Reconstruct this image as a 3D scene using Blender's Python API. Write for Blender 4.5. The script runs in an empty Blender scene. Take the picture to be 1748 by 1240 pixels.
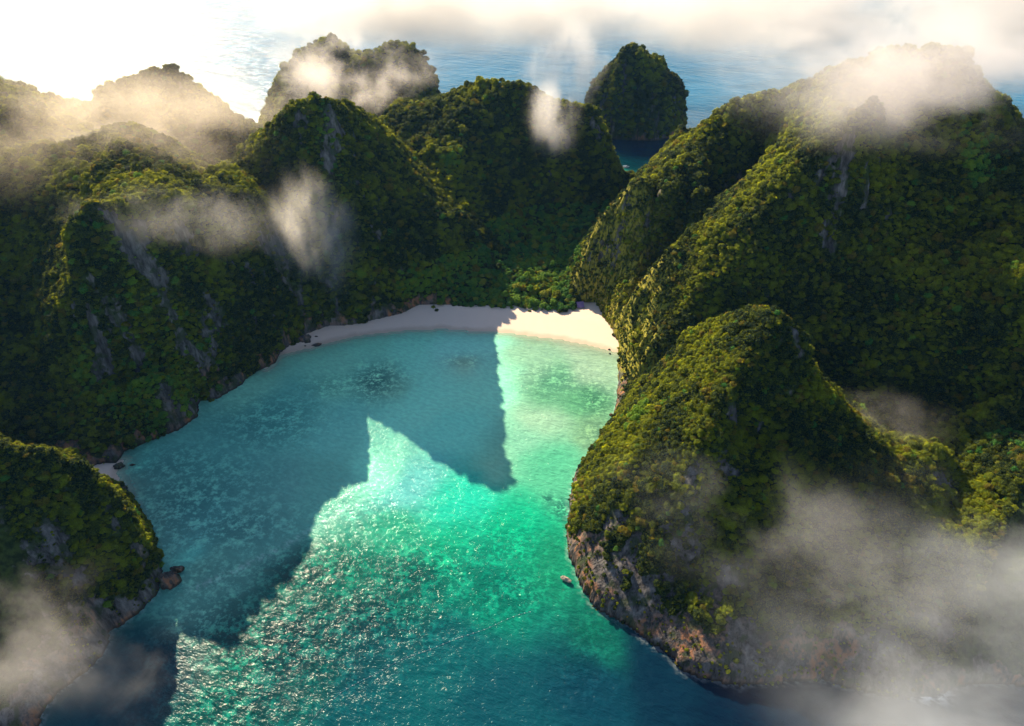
import bpy, math, random
import numpy as np

C = bpy.context.scene.collection
scene = bpy.context.scene
rng = np.random.default_rng(7)
random.seed(7)
R = math.radians

# ------------------------------------------------------------------ camera, sky, sun, exposure
CAM_H, PITCH, FPX = 420.0, R(35.0), 1248.0
cam_data = bpy.data.cameras.new("camera")
cam = bpy.data.objects.new("camera", cam_data)
C.objects.link(cam)
cam.location = (0, 0, CAM_H)
cam.rotation_euler = (math.pi / 2 - PITCH, 0, 0)
cam_data.sensor_width = 36.0
cam_data.lens = 36.0 * FPX / 1748.0
cam_data.clip_start = 1.0
cam_data.clip_end = 60000.0
scene.camera = cam

SUN_AZ, SUN_EL = R(-30.0), R(30.5)          # azimuth from +Y, negative towards -X
sun_vec = (math.sin(SUN_AZ) * math.cos(SUN_EL), math.cos(SUN_AZ) * math.cos(SUN_EL), math.sin(SUN_EL))
world = bpy.data.worlds.new("World")
scene.world = world
world.use_nodes = True
wn = world.node_tree
wn.nodes.clear()
w_out = wn.nodes.new("ShaderNodeOutputWorld")
w_bg = wn.nodes.new("ShaderNodeBackground")
w_sky = wn.nodes.new("ShaderNodeTexSky")
w_sky.sky_type = 'NISHITA'
w_sky.sun_disc = False
w_sky.sun_elevation = SUN_EL
w_sky.sun_rotation = SUN_AZ
w_sky.altitude = 400
w_sky.dust_density = 0.8
w_sky.ozone_density = 1.2
w_bg.inputs['Strength'].default_value = 0.086
wn.links.new(w_sky.outputs[0], w_bg.inputs['Color'])
wn.links.new(w_bg.outputs[0], w_out.inputs['Surface'])
sun_data = bpy.data.lights.new("sun", 'SUN')
sun_data.energy = 5.0
sun_data.angle = R(0.5)
sun_data.color = (1.0, 0.87, 0.60)
sun = bpy.data.objects.new("sun", sun_data)
C.objects.link(sun)
from mathutils import Vector
sun.rotation_euler = Vector(sun_vec).to_track_quat('Z', 'Y').to_euler()
sun.location = (-600, 900, 900)

scene.view_settings.view_transform = 'Standard'
scene.view_settings.look = 'None'
scene.view_settings.gamma = 1.0
scene.view_settings.exposure = 1.38
scene.view_settings.use_curve_mapping = False
scene.render.engine = 'CYCLES'
cy = scene.cycles
cy.use_denoising = True
cy.max_bounces = 8
cy.diffuse_bounces = 3
cy.glossy_bounces = 3
cy.transmission_bounces = 4
cy.transparent_max_bounces = 24
cy.volume_bounces = 2
cy.volume_max_steps = 256
cy.sample_clamp_indirect = 6.0
cy.caustics_reflective = False
cy.caustics_refractive = False

# ------------------------------------------------------------------ pixel of the photograph + height -> point of the place
CP, SP = math.cos(PITCH), math.sin(PITCH)
def at(px, py, h=0.0):
    x = (px - 874.0) / FPX
    y = (620.0 - py) / FPX
    Yd, Zd = CP + y * SP, -SP + y * CP
    t = (CAM_H - h) / -Zd
    return (x * t, Yd * t, h)

# ------------------------------------------------------------------ outlines of the land (world x, y)
G = lambda pts: [at(px, py)[:2] for px, py in pts]
COAST = G([(-300, 1240), (60, 1250), (90, 1190), (150, 1145), (180, 1110), (186, 1080), (240, 1045), (272, 1012), (278, 985),
           (266, 945), (255, 900), (237, 862), (208, 828), (196, 842), (182, 836), (150, 815), (158, 797), (190, 793), (204, 790), (215, 770),
           (245, 757), (300, 737), (335, 712), (338, 690), (345, 683), (375, 680), (410, 657), (440, 633), (468, 622), (476, 603),
           (500, 588), (525, 571), (560, 560), (600, 556), (640, 549), (690, 538), (715, 525), (760, 525), (820, 527), (880, 532),
           (950, 541), (978, 541), (992, 520), (1016, 520), (1032, 548), (1058, 592), (1056, 640), (1052, 680), (1050, 725),
           (1010, 775), (985, 805), (972, 860), (965, 920), (970, 950), (985, 985), (1010, 1035), (1050, 1062), (1090, 1082),
           (1130, 1112), (1160, 1140), (1200, 1162), (1270, 1171), (1320, 1169), (1345, 1161), (1430, 1166), (1480, 1183),
           (1540, 1193), (1600, 1190), (1680, 1165), (1800, 1180)]) + \
    [(480, 255), (640, 330), (720, 500), (690, 700), (650, 860), (570, 960), (430, 1000), (310, 1030), (258, 1042), (212, 1018),
     (176, 1032), (152, 1075), (90, 1112), (20, 1110), (-60, 1130), (-125, 1160), (-112, 1230), (-150, 1310), (-290, 1360), (-400, 1330), (-440, 1240),
     (-415, 1160), (-455, 1090), (-540, 1100), (-700, 1130), (-1000, 1130), (-1000, 180)]
a = np.linspace(0, 2 * np.pi, 40, endpoint=False)
STACK = [(223 + 94 * math.cos(t) * (1 + .06 * math.sin(3 * t)), 1352 + 66 * math.sin(t) * (1 + .05 * math.cos(5 * t))) for t in a]
WATERLINE_BEACH = G([(455, 632), (478, 606), (530, 594), (562, 586), (612, 573), (680, 565), (760, 562), (870, 569), (950, 579), (1010, 590), (1054, 602), (1100, 600)])
# island ridges, spurs and valley floors: (px, py, height) per point, hill name, crest (1) or valley (0)
RIDGES = [
 ('headland_near_left', [(-80, 775, 115), (0, 777, 112), (60, 780, 108), (120, 790, 95), (165, 820, 75), (200, 860, 60), (230, 895, 45), (258, 945, 28)]),
 ('headland_near_left', [(20, 950, 70), (100, 1000, 45), (150, 1040, 30)]),
 ('cliff_hill_left', [(112, 385, 172), (125, 372, 183), (160, 357, 184), (200, 350, 178), (240, 341, 176), (290, 347, 166), (330, 343, 158), (380, 337, 152), (430, 345, 142), (460, 370, 122), (495, 402, 97), (515, 440, 70)]),
 ('cliff_hill_left', [(330, 343, 158), (335, 320, 150), (325, 290, 150), (305, 262, 150), (250, 240, 158), (180, 235, 163), (60, 260, 165), (-60, 280, 165)]),
 ('cliff_hill_left', [(340, 330, 152), (365, 315, 150), (380, 300, 152), (376, 282, 158)]),
 ('cliff_hill_left', [(400, 298, 150), (425, 330, 148), (430, 345, 146)]),
 ('cliff_hill_left', [(228, 690, 34), (255, 660, 44), (290, 652, 45), (318, 668, 36)]),
 ('back_hill_left', [(-90, 150, 195), (0, 152, 193), (60, 163, 188), (125, 176, 178), (160, 156, 188), (200, 150, 192), (270, 124, 198), (320, 132, 190), (355, 170, 165), (400, 205, 135), (425, 228, 112), (440, 236, 95)]),
 ('peak_center_left', [(400, 292, 132), (430, 250, 152), (480, 210, 190), (520, 180, 212), (556, 173, 216), (600, 186, 188), (635, 210, 148), (655, 216, 116)]),
 ('peak_center_left', [(575, 238, 180), (600, 252, 164), (650, 287, 130), (700, 325, 99), (740, 355, 80), (795, 388, 56), (815, 420, 32)]),
 ('middle_hill', [(655, 216, 116), (680, 187, 110), (730, 192, 108), (765, 185, 120), (800, 162, 152), (850, 147, 168), (890, 152, 166), (940, 178, 155), (985, 187, 148), (1020, 198, 138), (1030, 238, 100), (1042, 275, 58), (1052, 306, 16)]),
 ('middle_hill', [(655, 216, 116), (690, 265, 96), (725, 300, 80), (765, 345, 62), (795, 380, 48)]),
 ('gully_hill', [(1142, 323, 131), (1086, 318, 127), (1064, 346, 111), (1030, 376, 90), (1010, 420, 64), (1003, 470, 33)]),
 ('gully_hill', [(1142, 323, 131), (1200, 326, 136), (1196, 276, 144)]),
 ('gully_hill', [(1120, 340, 112), (1105, 420, 75), (1070, 500, 38), (1058, 550, 15)]),
 ('great_massif', [(1142, 310, 132), (1160, 276, 145), (1195, 239, 160), (1240, 195, 183), (1300, 177, 200), (1370, 152, 222), (1410, 130, 238), (1470, 105, 258), (1560, 85, 275), (1620, 90, 272), (1665, 130, 255), (1682, 170, 238), (1700, 205, 222), (1748, 285, 185), (1800, 360, 150)]),
 ('great_massif', [(1500, 165, 252), (1460, 210, 236), (1440, 225, 228), (1400, 247, 215), (1340, 292, 192), (1300, 335, 172), (1265, 380, 150), (1230, 397, 138), (1190, 388, 128), (1150, 425, 108), (1115, 470, 85), (1085, 520, 60), (1065, 560, 33)]),
 ('great_massif', [(1300, 345, 168), (1298, 400, 146), (1285, 440, 128), (1240, 480, 105), (1180, 512, 86), (1150, 560, 62), (1110, 620, 36)]),
 ('spire_hill', [(1185, 232, 104), (1160, 222, 106), (1138, 252, 84), (1116, 288, 50)]),
 ('headland_near_right', [(1075, 690, 22), (1090, 672, 36), (1130, 630, 66), (1170, 582, 100), (1230, 547, 131), (1290, 535, 156), (1325, 533, 168), (1355, 560, 158), (1375, 620, 132), (1400, 665, 110), (1430, 700, 92), (1470, 752, 65), (1515, 790, 50), (1560, 778, 54), (1595, 770, 58), (1625, 800, 48), (1660, 850, 36)]),
 ('headland_near_right', [(1325, 533, 168), (1290, 600, 147), (1235, 680, 119), (1190, 745, 98), (1180, 800, 84), (1175, 870, 66), (1190, 950, 40), (1165, 1040, 18)]),
 ('headland_near_right', [(1150, 700, 82), (1090, 775, 66), (1045, 850, 48), (1005, 920, 24)]),
 ('headland_near_right', [(1430, 900, 55), (1420, 1000, 38), (1400, 1080, 22)]),
 ('side_hill_right', [(1850, 640, 100), (1748, 668, 78), (1700, 700, 68), (1640, 735, 56), (1595, 757, 46)]),
 ('side_hill_right', [(1850, 800, 75), (1748, 805, 65), (1700, 815, 58), (1640, 845, 42), (1610, 890, 30)]),
 ('side_hill_right', [(1800, 420, 150), (1735, 480, 140), (1715, 560, 110)]),
 ('far_hill', [(450, 200, 55), (480, 140, 120), (490, 118, 140), (512, 95, 158), (560, 72, 175), (600, 92, 162), (625, 100, 158), (655, 86, 166), (700, 82, 168), (722, 88, 164), (740, 130, 128), (750, 175, 70)]),
 ('sea_stack', [(1010, 172, 88), (1022, 140, 110), (1045, 108, 130), (1070, 90, 140), (1105, 103, 133), (1138, 135, 112), (1158, 172, 88)]),
]
VALLEYS = [  # world points
 [(223 + 80 * math.cos(t), 1352 + 55 * math.sin(t), 66 + 8 * math.sin(4 * t)) for t in np.linspace(0, 2 * np.pi, 33)],
 [(-345, 452, 2), (-400, 462, 8), (-500, 480, 20), (-650, 500, 45)],
 [(-395, 490, 25), (-432, 550, 42), (-460, 600, 75), (-470, 640, 105)],
 [(-362, 512, 28), (-338, 531, 32), (-305, 538, 31), (-272, 535, 20)],
 [(-600, 900, 90), (-500, 880, 85), (-402, 900, 70), (-330, 860, 75), (-300, 900, 62), (-290, 1000, 55), (-330, 1090, 30)],
 [(-210, 900, 95), (-205, 1000, 70), (-180, 1090, 35)],
 [(-318, 745, 118), (-335, 800, 92)],
 [(-20, 700, 4), (-10, 760, 8), (0, 830, 12), (20, 880, 16), (70, 900, 20), (110, 870, 22), (150, 920, 25), (165, 990, 12)],
 [(60, 720, 5), (66, 790, 12), (110, 870, 22)],
 [(133, 672, 8), (164, 702, 22), (205, 735, 46), (240, 760, 80), (285, 785, 125)],
 [(104, 552, 6), (130, 545, 16), (170, 541, 28), (230, 525, 36), (300, 490, 36), (350, 462, 36), (420, 440, 50)],
 [(290, 445, 36), (320, 425, 36), (330, 400, 34)],
 [(155, 392, 76), (200, 366, 84), (240, 350, 72), (280, 345, 50)],
 [(430, 600, 128), (370, 596, 132), (320, 590, 125), (280, 575, 105)],
 [(-210, 668, 45), (-224, 690, 78), (-240, 715, 100), (-262, 745, 116)],
]

# ------------------------------------------------------------------ the height field: a membrane over the ridges, swollen like limestone domes
X0, X1, Y0, Y1 = -760.0, 760.0, 180.0, 1460.0
def inside(poly, X, Y):
    c = np.zeros(X.shape, bool)
    n = len(poly)
    for i in range(n):
        (xa, ya), (xb, yb) = poly[i], poly[(i + 1) % n]
        if ya == yb: continue
        s = ((ya > Y) != (yb > Y)) & (X < (xb - xa) * (Y - ya) / (yb - ya) + xa)
        c ^= s
    return c
def sample_line(pts, step):
    out = []
    for p, q in zip(pts[:-1], pts[1:]):
        p, q = np.array(p, float), np.array(q, float)
        n = max(1, int(np.linalg.norm((q - p)[:2]) / step))
        for k in range(n): out.append(p + (q - p) * k / n)
    out.append(np.array(pts[-1], float))
    return np.array(out)
def bilin(A, gx, gy):
    ny, nx = A.shape
    gx = np.clip(gx, 0, nx - 1.001); gy = np.clip(gy, 0, ny - 1.001)
    i, j = gx.astype(int), gy.astype(int)
    fx, fy = gx - i, gy - j
    return (A[j, i] * (1 - fx) + A[j, i + 1] * fx) * (1 - fy) + (A[j + 1, i] * (1 - fx) + A[j + 1, i + 1] * fx) * fy
def noise2(X, Y, scale, seed):
    r = np.random.default_rng(seed)
    T = r.random((256, 256)) * 2 - 1
    u, v = X / scale + 1000.37, Y / scale + 1000.71
    i, j = np.floor(u).astype(int), np.floor(v).astype(int)
    fx, fy = u - i, v - j
    fx = fx * fx * (3 - 2 * fx); fy = fy * fy * (3 - 2 * fy)
    i0, i1, j0, j1 = i % 256, (i + 1) % 256, j % 256, (j + 1) % 256
    return (T[j0, i0] * (1 - fx) + T[j0, i1] * fx) * (1 - fy) + (T[j1, i0] * (1 - fx) + T[j1, i1] * fx) * fy
def fbm(X, Y, scale, seed, octv=4, gain=.5):
    s, amp, tot = 0, 1.0, 0
    for o in range(octv):
        c_, s_ = math.cos(o * 1.1), math.sin(o * 1.1)
        s = s + amp * noise2(X * c_ - Y * s_, X * s_ + Y * c_, scale, seed + o * 13); tot += amp
        amp *= gain; scale *= .5
    return s / tot
def blur(A, n=1):
    for _ in range(n):
        P = np.pad(A, 1, mode='edge')
        A = (P[:-2, 1:-1] + P[2:, 1:-1] + P[1:-1, :-2] + P[1:-1, 2:] + 4 * P[1:-1, 1:-1]) / 8
    return A

def grid(dx):
    xs = np.arange(X0, X1 + .1, dx); ys = np.arange(Y0, Y1 + .1, dx)
    return np.meshgrid(xs, ys)
rid_world = [(nm, [at(*p) for p in pts]) for nm, pts in RIDGES]
Hs = None
for dx, its in ((16.0, 500), (8.0, 450), (4.0, 420)):
    XX, YY = grid(dx)
    land = inside(COAST, XX, YY) | inside(STACK, XX, YY)
    fixed = ~land
    val = np.where(land, 0.0, -1.0)
    val[fixed] = 0.0
    for pts in VALLEYS + [p for _, p in rid_world]:
        s = sample_line(pts, dx * .5)
        i = np.round((s[:, 0] - X0) / dx).astype(int); j = np.round((s[:, 1] - Y0) / dx).astype(int)
        ok = (i >= 0) & (j >= 0) & (i < XX.shape[1]) & (j < XX.shape[0])
        i, j, h = i[ok], j[ok], s[ok, 2]
        m = land[j, i]
        val[j[m], i[m]] = h[m]; fixed[j[m], i[m]] = True
    k = np.full(XX.shape, .0085)
    k[inside(STACK, XX, YY)] = .045
    k[(XX > 60) & (YY < 480)] = .005
    k[np.hypot(XX + 90, YY - 800) < 75] *= .3
    k[(np.abs(XX - 30) < 90) & (YY > 640) & (YY < 900)] *= .1
    if Hs is None: Hc = val.copy()
    else:
        Hc = bilin(Hs[0], (XX - X0) / Hs[1], (YY - Y0) / Hs[1])
    Hc = np.where(fixed, val, Hc)
    red = ((np.add.outer(np.arange(XX.shape[0]), np.arange(XX.shape[1])) % 2) == 0)
    om = 1.9
    for it in range(its):
        for par in (red, ~red):
            P = np.pad(Hc, 1, mode='edge')
            new = (P[:-2, 1:-1] + P[2:, 1:-1] + P[1:-1, :-2] + P[1:-1, 2:] + k * dx * dx) / 4
            upd = par & ~fixed
            Hc = np.where(upd, Hc + om * (new - Hc), Hc)
    Hs = (Hc, dx)
H4 = Hs[0]
H4 = blur(H4, 1)

# fine grid
DX = 2.0
XF, YF = grid(DX)
HF = bilin(H4, (XF - X0) / 4.0, (YF - Y0) / 4.0)
HF = blur(HF, 2)
landF = inside(COAST, XF + 2.5 * fbm(XF, YF, 14, 5, 3), YF + 2.5 * fbm(XF, YF, 14, 6, 3)) | inside(STACK, XF, YF)
def dist_field(mask, dx, maxd):     # rough chamfer distance inside mask
    D = np.where(mask, 1e4, 0.0)
    for _ in range(int(maxd / dx)):
        P = np.pad(D, 1, mode='edge')
        nb = np.minimum(np.minimum(P[:-2, 1:-1], P[2:, 1:-1]), np.minimum(P[1:-1, :-2], P[1:-1, 2:])) + dx
        dg = np.minimum(np.minimum(P[:-2, :-2], P[2:, 2:]), np.minimum(P[2:, :-2], P[:-2, 2:])) + dx * 1.414
        D = np.minimum(D, np.minimum(nb, dg))
    return np.minimum(D, maxd)
dland = dist_field(landF, DX, 60)
gy, gx = np.gradient(HF, DX)
slope = np.hypot(gx, gy)
flat_valley = np.exp(-(((XF - 20) / 95) ** 2)) * (YF > 640) * (YF < 900) * (HF < 40)
amp = np.clip(dland / 22, 0, 1) * np.clip(HF / 45, 0, 1)
rough = 7.0 * fbm(XF, YF, 55, 21, 3) + 4.0 * fbm(XF, YF, 24, 31, 3)
flute = fbm(XF, YF, 9, 41, 3, .6) * 7.0 * np.clip(slope - .8, 0, 1.6)
HF = HF + amp * rough * (1 - flat_valley) + flute * np.clip(dland / 10, 0, 1) * np.clip(HF / 14, 0, 1)
HF += np.where(landF, fbm(XF, YF, 6, 51, 2) * .8 + 2.6 * amp * np.clip(1.6 - slope, 0, 1) * (1 - flat_valley) * fbm(XF, YF, 13, 55, 2), 0)
ribmask = np.minimum(1, np.exp(-(((XF - 108) / 42) ** 2 + ((YF - 710) / 80) ** 2)) + np.exp(-(((XF - 116) / 34) ** 2 + ((YF - 590) / 60) ** 2)))
rib = ribmask * np.clip(slope - .5, 0, 1.5) * np.clip(dland / 8, 0, 1)
HF += rib * 9.0 * (1 - 2 * np.abs(fbm(XF * .8 - YF * .6, XF * .6 + YF * .8, 13, 57, 3)))
# low green knob standing before the left cliffs
kr = np.hypot((XF + 312) / 40, (YF - 507) / 30)
HF = np.minimum(HF, 44 - 8 * np.clip(kr, 0, 1) ** 2 + np.clip(kr - 1, 0, 9) * 190 + 3 * fbm(XF, YF, 12, 77, 2))
knob_top = np.clip(1 - kr, 0, 1) ** .5 * 40 * np.clip(dland / 9, 0, 1)
HF = np.where(landF, np.maximum(HF, knob_top), HF)
# sea cliff foot: the rock rises at once from the water
beachy = np.exp(-(((XF + 10) / 150) ** 2 + ((YF - 705) / 45) ** 2) * 1.0)
foot = np.clip(dland / 4.0, 0, 1) * (5.0 + 4 * fbm(XF, YF, 20, 61, 2)) * np.clip(1.2 - 2.2 * beachy, 0.15, 1)
HF = np.where(landF, np.maximum(HF, 0) + foot, -6.0)
gy, gx = np.gradient(np.maximum(HF, 0), DX)
slope = np.hypot(gx, gy)

# hill membership
names = []
rp, rn = [], []
for nm, pts in rid_world:
    if nm not in names: names.append(nm)
    s = sample_line(pts, 8); rp.append(s[:, :2]); rn += [names.index(nm)] * len(s)
rp = np.concatenate(rp); rn = np.array(rn)
names.append('valley_floor')
vp = np.array([(-20, 700), (-10, 760), (0, 830), (20, 880), (66, 760), (66, 800), (40, 730), (-50, 740), (30, 690), (90, 880), (-40, 780), (-30, 850), (50, 840), (60, 720), (0, 730)])
rp = np.concatenate([rp, vp]); rn = np.concatenate([rn, [len(names) - 1] * len(vp)])
Xc, Yc = grid(8.0)
Xc2 = Xc + 14 * fbm(Xc, Yc, 40, 71, 2)
best = np.full(Xc.shape, 1e9); idc = np.zeros(Xc.shape, int)
for (x, y), n in zip(rp, rn):
    d = (Xc2 - x) ** 2 + (Yc - y) ** 2
    m = d < best; best[m] = d[m]; idc[m] = n
gi = np.clip(np.round((XF - X0) / 8).astype(int), 0, Xc.shape[1] - 1); gj = np.clip(np.round((YF - Y0) / 8).astype(int), 0, Xc.shape[0] - 1)
idF = idc[gj, gi]
idF[inside(STACK, XF, YF)] = names.index('sea_stack')

def grid_mesh(name, cellmask, Z, attrs=None, mat=None, X=None, Y=None):
    X = XF if X is None else X; Y = YF if Y is None else Y
    ny, nx = X.shape
    use = np.zeros(X.shape, bool)
    use[:-1, :-1] |= cellmask; use[1:, :-1] |= cellmask; use[:-1, 1:] |= cellmask; use[1:, 1:] |= cellmask
    idx = np.cumsum(use.ravel()).reshape(use.shape) - 1
    co = np.stack([X[use], Y[use], Z[use]], 1).astype(np.float32)
    j, i = np.nonzero(cellmask)
    f = np.stack([idx[j, i], idx[j, i + 1], idx[j + 1, i + 1], idx[j + 1, i]], 1)
    me = bpy.data.meshes.new(name)
    me.vertices.add(len(co)); me.vertices.foreach_set('co', co.ravel())
    me.loops.add(f.size); me.loops.foreach_set('vertex_index', f.ravel().astype(np.int32))
    me.polygons.add(len(f)); me.polygons.foreach_set('loop_start', np.arange(0, f.size, 4, dtype=np.int32))
    me.polygons.foreach_set('use_smooth', np.ones(len(f), bool))
    me.update(calc_edges=True)
    for k_, A in (attrs or {}).items():
        at_ = me.attributes.new(k_, 'FLOAT', 'POINT'); at_.data.foreach_set('value', A[use].astype(np.float32).ravel())
    o = bpy.data.objects.new(name, me); C.objects.link(o)
    if mat: me.materials.append(mat)
    return o

# ------------------------------------------------------------------ looking along a ray of the photograph
def height_at(x, y):
    return bilin(HF, (np.asarray(x) - X0) / DX, (np.asarray(y) - Y0) / DX)
def hit(px, py):                       # first terrain point under a pixel
    x = (px - 874.0) / FPX; y = (620.0 - py) / FPX
    d = np.array([x, CP + y * SP, -SP + y * CP]); d /= np.linalg.norm(d)
    t = np.arange(250, 2400, 1.0)
    P = np.array([0, 0, CAM_H]) + t[:, None] * d
    h = height_at(P[:, 0], P[:, 1])
    b = P[:, 2] < np.maximum(h, 0)
    return P[np.argmax(b)] if b.any() else P[-1]
def visible(P, lift=3.0):              # rough test, per point
    V = P + np.array([0, 0, lift]); cam_ = np.array([0, 0, CAM_H])
    ok = np.ones(len(P), bool)
    for f in np.linspace(.03, .6, 60):
        Q = V + (cam_ - V) * f
        ok &= Q[:, 2] > height_at(Q[:, 0], Q[:, 1]) - 1.0
    return ok
def project(P):
    dz = P[:, 2] - CAM_H
    fw = P[:, 1] * CP - dz * SP; up = P[:, 1] * SP + dz * CP
    return 874 + FPX * P[:, 0] / fw, 620 - FPX * up / fw, fw

# ------------------------------------------------------------------ material helpers
def new_mat(name):
    m = bpy.data.materials.new(name); m.use_nodes = True
    nt = m.node_tree; nt.nodes.clear()
    return m, nt
class N:
    def __init__(s, nt): s.nt = nt
    def n(s, t, **kw):
        nd = s.nt.nodes.new(t)
        for k_, v in kw.items(): setattr(nd, k_, v)
        return nd
    def l(s, a_, b_): s.nt.links.new(a_, b_)
    def inp(s, nd, k_, v):
        if hasattr(v, 'is_output') or isinstance(v, bpy.types.NodeSocket): s.l(v, nd.inputs[k_])
        else: nd.inputs[k_].default_value = v
    def math(s, op, a_, b_=0.0, c_=None, clamp=False):
        nd = s.n("ShaderNodeMath", operation=op); nd.use_clamp = clamp
        s.inp(nd, 0, a_); s.inp(nd, 1, b_)
        if c_ is not None: s.inp(nd, 2, c_)
        return nd.outputs[0]
    def mix(s, f, a_, b_):
        nd = s.n("ShaderNodeMix", data_type='RGBA'); s.inp(nd, 0, f)
        s.inp(nd, 6, a_ if not isinstance(a_, tuple) else (*a_[:3], 1)); s.inp(nd, 7, b_ if not isinstance(b_, tuple) else (*b_[:3], 1))
        return nd.outputs[2]
    def noise(s, vec, scale, detail=3, rough=.55):
        nd = s.n("ShaderNodeTexNoise"); nd.inputs['Scale'].default_value = scale
        nd.inputs['Detail'].default_value = detail; nd.inputs['Roughness'].default_value = rough
        if vec is not None: s.l(vec, nd.inputs['Vector'])
        return nd.outputs['Fac']
    def ramp(s, f, a_, b_, lo=0.0, hi=1.0):
        nd = s.n("ShaderNodeMapRange"); nd.interpolation_type = 'SMOOTHSTEP'
        s.inp(nd, 0, f); nd.inputs[1].default_value = a_; nd.inputs[2].default_value = b_; nd.inputs[3].default_value = lo; nd.inputs[4].default_value = hi
        return nd.outputs[0]
    def scaled(s, vec, v):
        nd = s.n("ShaderNodeVectorMath", operation='MULTIPLY'); s.l(vec, nd.inputs[0]); nd.inputs[1].default_value = v
        return nd.outputs[0]
    def attr(s, name): return s.n("ShaderNodeAttribute", attribute_name=name)
    def pos(s): return s.n("ShaderNodeNewGeometry").outputs['Position']
    def bump(s, h, strength, dist, normal=None):
        nd = s.n("ShaderNodeBump"); nd.inputs['Strength'].default_value = strength; nd.inputs['Distance'].default_value = dist
        s.l(h, nd.inputs['Height'])
        if normal is not None: s.l(normal, nd.inputs['Normal'])
        return nd.outputs[0]
    def bsdf(s, col, rough, normal=None, spec=.3):
        b = s.n("ShaderNodeBsdfPrincipled"); s.inp(b, 'Base Color', col if not isinstance(col, tuple) else (*col[:3], 1)); s.inp(b, 'Roughness', rough)
        b.inputs['Specular IOR Level'].default_value = spec
        if normal is not None: s.l(normal, b.inputs['Normal'])
        return b
    def out(s, surf=None, vol=None):
        o = s.n("ShaderNodeOutputMaterial")
        if surf is not None: s.l(surf, o.inputs['Surface'])
        if vol is not None: s.l(vol, o.inputs['Volume'])

# limestone, stained in streaks, dark at the tide line
def rock_nodes(g):
    p = g.pos()
    streak = g.noise(g.scaled(p, (1, 1, .16)), .22, 6, .62)
    fine = g.noise(g.scaled(p, (1, 1, .22)), .75, 5, .62)
    big = g.noise(p, .035, 3)
    c = g.mix(g.ramp(streak, .38, .70), (.030, .026, .026), (.22, .19, .18))
    c = g.mix(g.ramp(fine, .42, .62, 0, .6), c, (.11, .10, .10))
    z = g.n("ShaderNodeSeparateXYZ"); g.l(p, z.inputs[0])
    rust = g.math('MULTIPLY', g.ramp(big, .43, .58), g.ramp(z.outputs[2], 8, 45, 1, 0))
    c = g.mix(g.math('MULTIPLY', rust, g.ramp(streak, .42, .6, 0, .9)), c, (.34, .13, .05))
    lich = g.ramp(g.noise(p, .11, 4), .52, .62, 0, .75)
    c = g.mix(lich, c, (.035, .05, .018))
    c = g.mix(g.ramp(z.outputs[2], .6, 3.2, .85, 0), c, (.03, .022, .018))
    h = g.math('ADD', g.math('MULTIPLY', streak, 2.2), fine)
    return c, h
mat_rock, nt = new_mat("limestone"); g = N(nt)
c, h = rock_nodes(g)
g.out(g.bsdf(c, .9, g.bump(h, 1.0, 1.6), .2).outputs[0])

mat_hill, nt = new_mat("overgrown_limestone"); g = N(nt)
c, h = rock_nodes(g)
p = g.pos()
rk = g.math('ADD', g.attr('rock').outputs['Fac'], g.math('MULTIPLY', g.math('SUBTRACT', g.noise(p, .16, 4), .5), 1.3))
gc = g.mix(g.ramp(g.noise(p, .25, 4), .35, .65), (.012, .022, .006), (.05, .07, .014))
ms = g.noise(g.scaled(p, (1, 1, .2)), .4, 5, .65)
gc = g.mix(g.math('MULTIPLY', g.attr('moss').outputs['Fac'], g.ramp(ms, .40, .56)), gc, (.30, .25, .03))
cc = g.mix(g.ramp(rk, .42, .58), gc, c)
g.out(g.bsdf(cc, .95, g.bump(h, 1.0, 1.8), .15).outputs[0])

def leaf_mat(name, c1, c2, c3, trans, tcol):
    m, nt = new_mat(name); g = N(nt)
    oi = g.n("ShaderNodeObjectInfo")
    r = oi.outputs['Random']
    p = g.pos()
    big = g.noise(p, .018, 3)
    f = g.math('ADD', g.math('MULTIPLY', r, .55), g.math('MULTIPLY', g.ramp(big, .35, .65), .45))
    col = g.mix(g.ramp(f, .20, .9), c1, c2)
    col = g.mix(g.ramp(r, .93, .96), col, c3)
    sm = g.noise(p, 1.0, 5, .75)
    col = g.mix(g.ramp(sm, .45, .7, 0, .6), col, tuple(x * 1.35 for x in c2))
    col = g.mix(g.ramp(sm, .48, .32, 0, .75), col, tuple(x * .6 for x in c1))
    d = g.bsdf(col, .75, None, .12)
    t = g.n("ShaderNodeBsdfTranslucent")
    tc = g.n("ShaderNodeMix", data_type='RGBA', blend_type='MULTIPLY'); tc.inputs[0].default_value = 1
    g.l(col, tc.inputs[6]); tc.inputs[7].default_value = (*tcol, 1)
    g.l(tc.outputs[2], t.inputs['Color'])
    mx = g.n("ShaderNodeMixShader"); mx.inputs[0].default_value = trans
    g.l(d.outputs[0], mx.inputs[1]); g.l(t.outputs[0], mx.inputs[2])
    g.out(mx.outputs[0])
    return m
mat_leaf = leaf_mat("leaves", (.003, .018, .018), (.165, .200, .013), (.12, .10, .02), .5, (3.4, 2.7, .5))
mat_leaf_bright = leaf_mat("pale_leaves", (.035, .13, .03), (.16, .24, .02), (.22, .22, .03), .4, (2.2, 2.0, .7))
mat_bark, nt = new_mat("bark"); g = N(nt)
g.out(g.bsdf(g.mix(g.noise(g.scaled(g.pos(), (1, 1, .3)), 2.0, 4), (.05, .035, .02), (.16, .13, .10)), .9).outputs[0])

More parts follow.
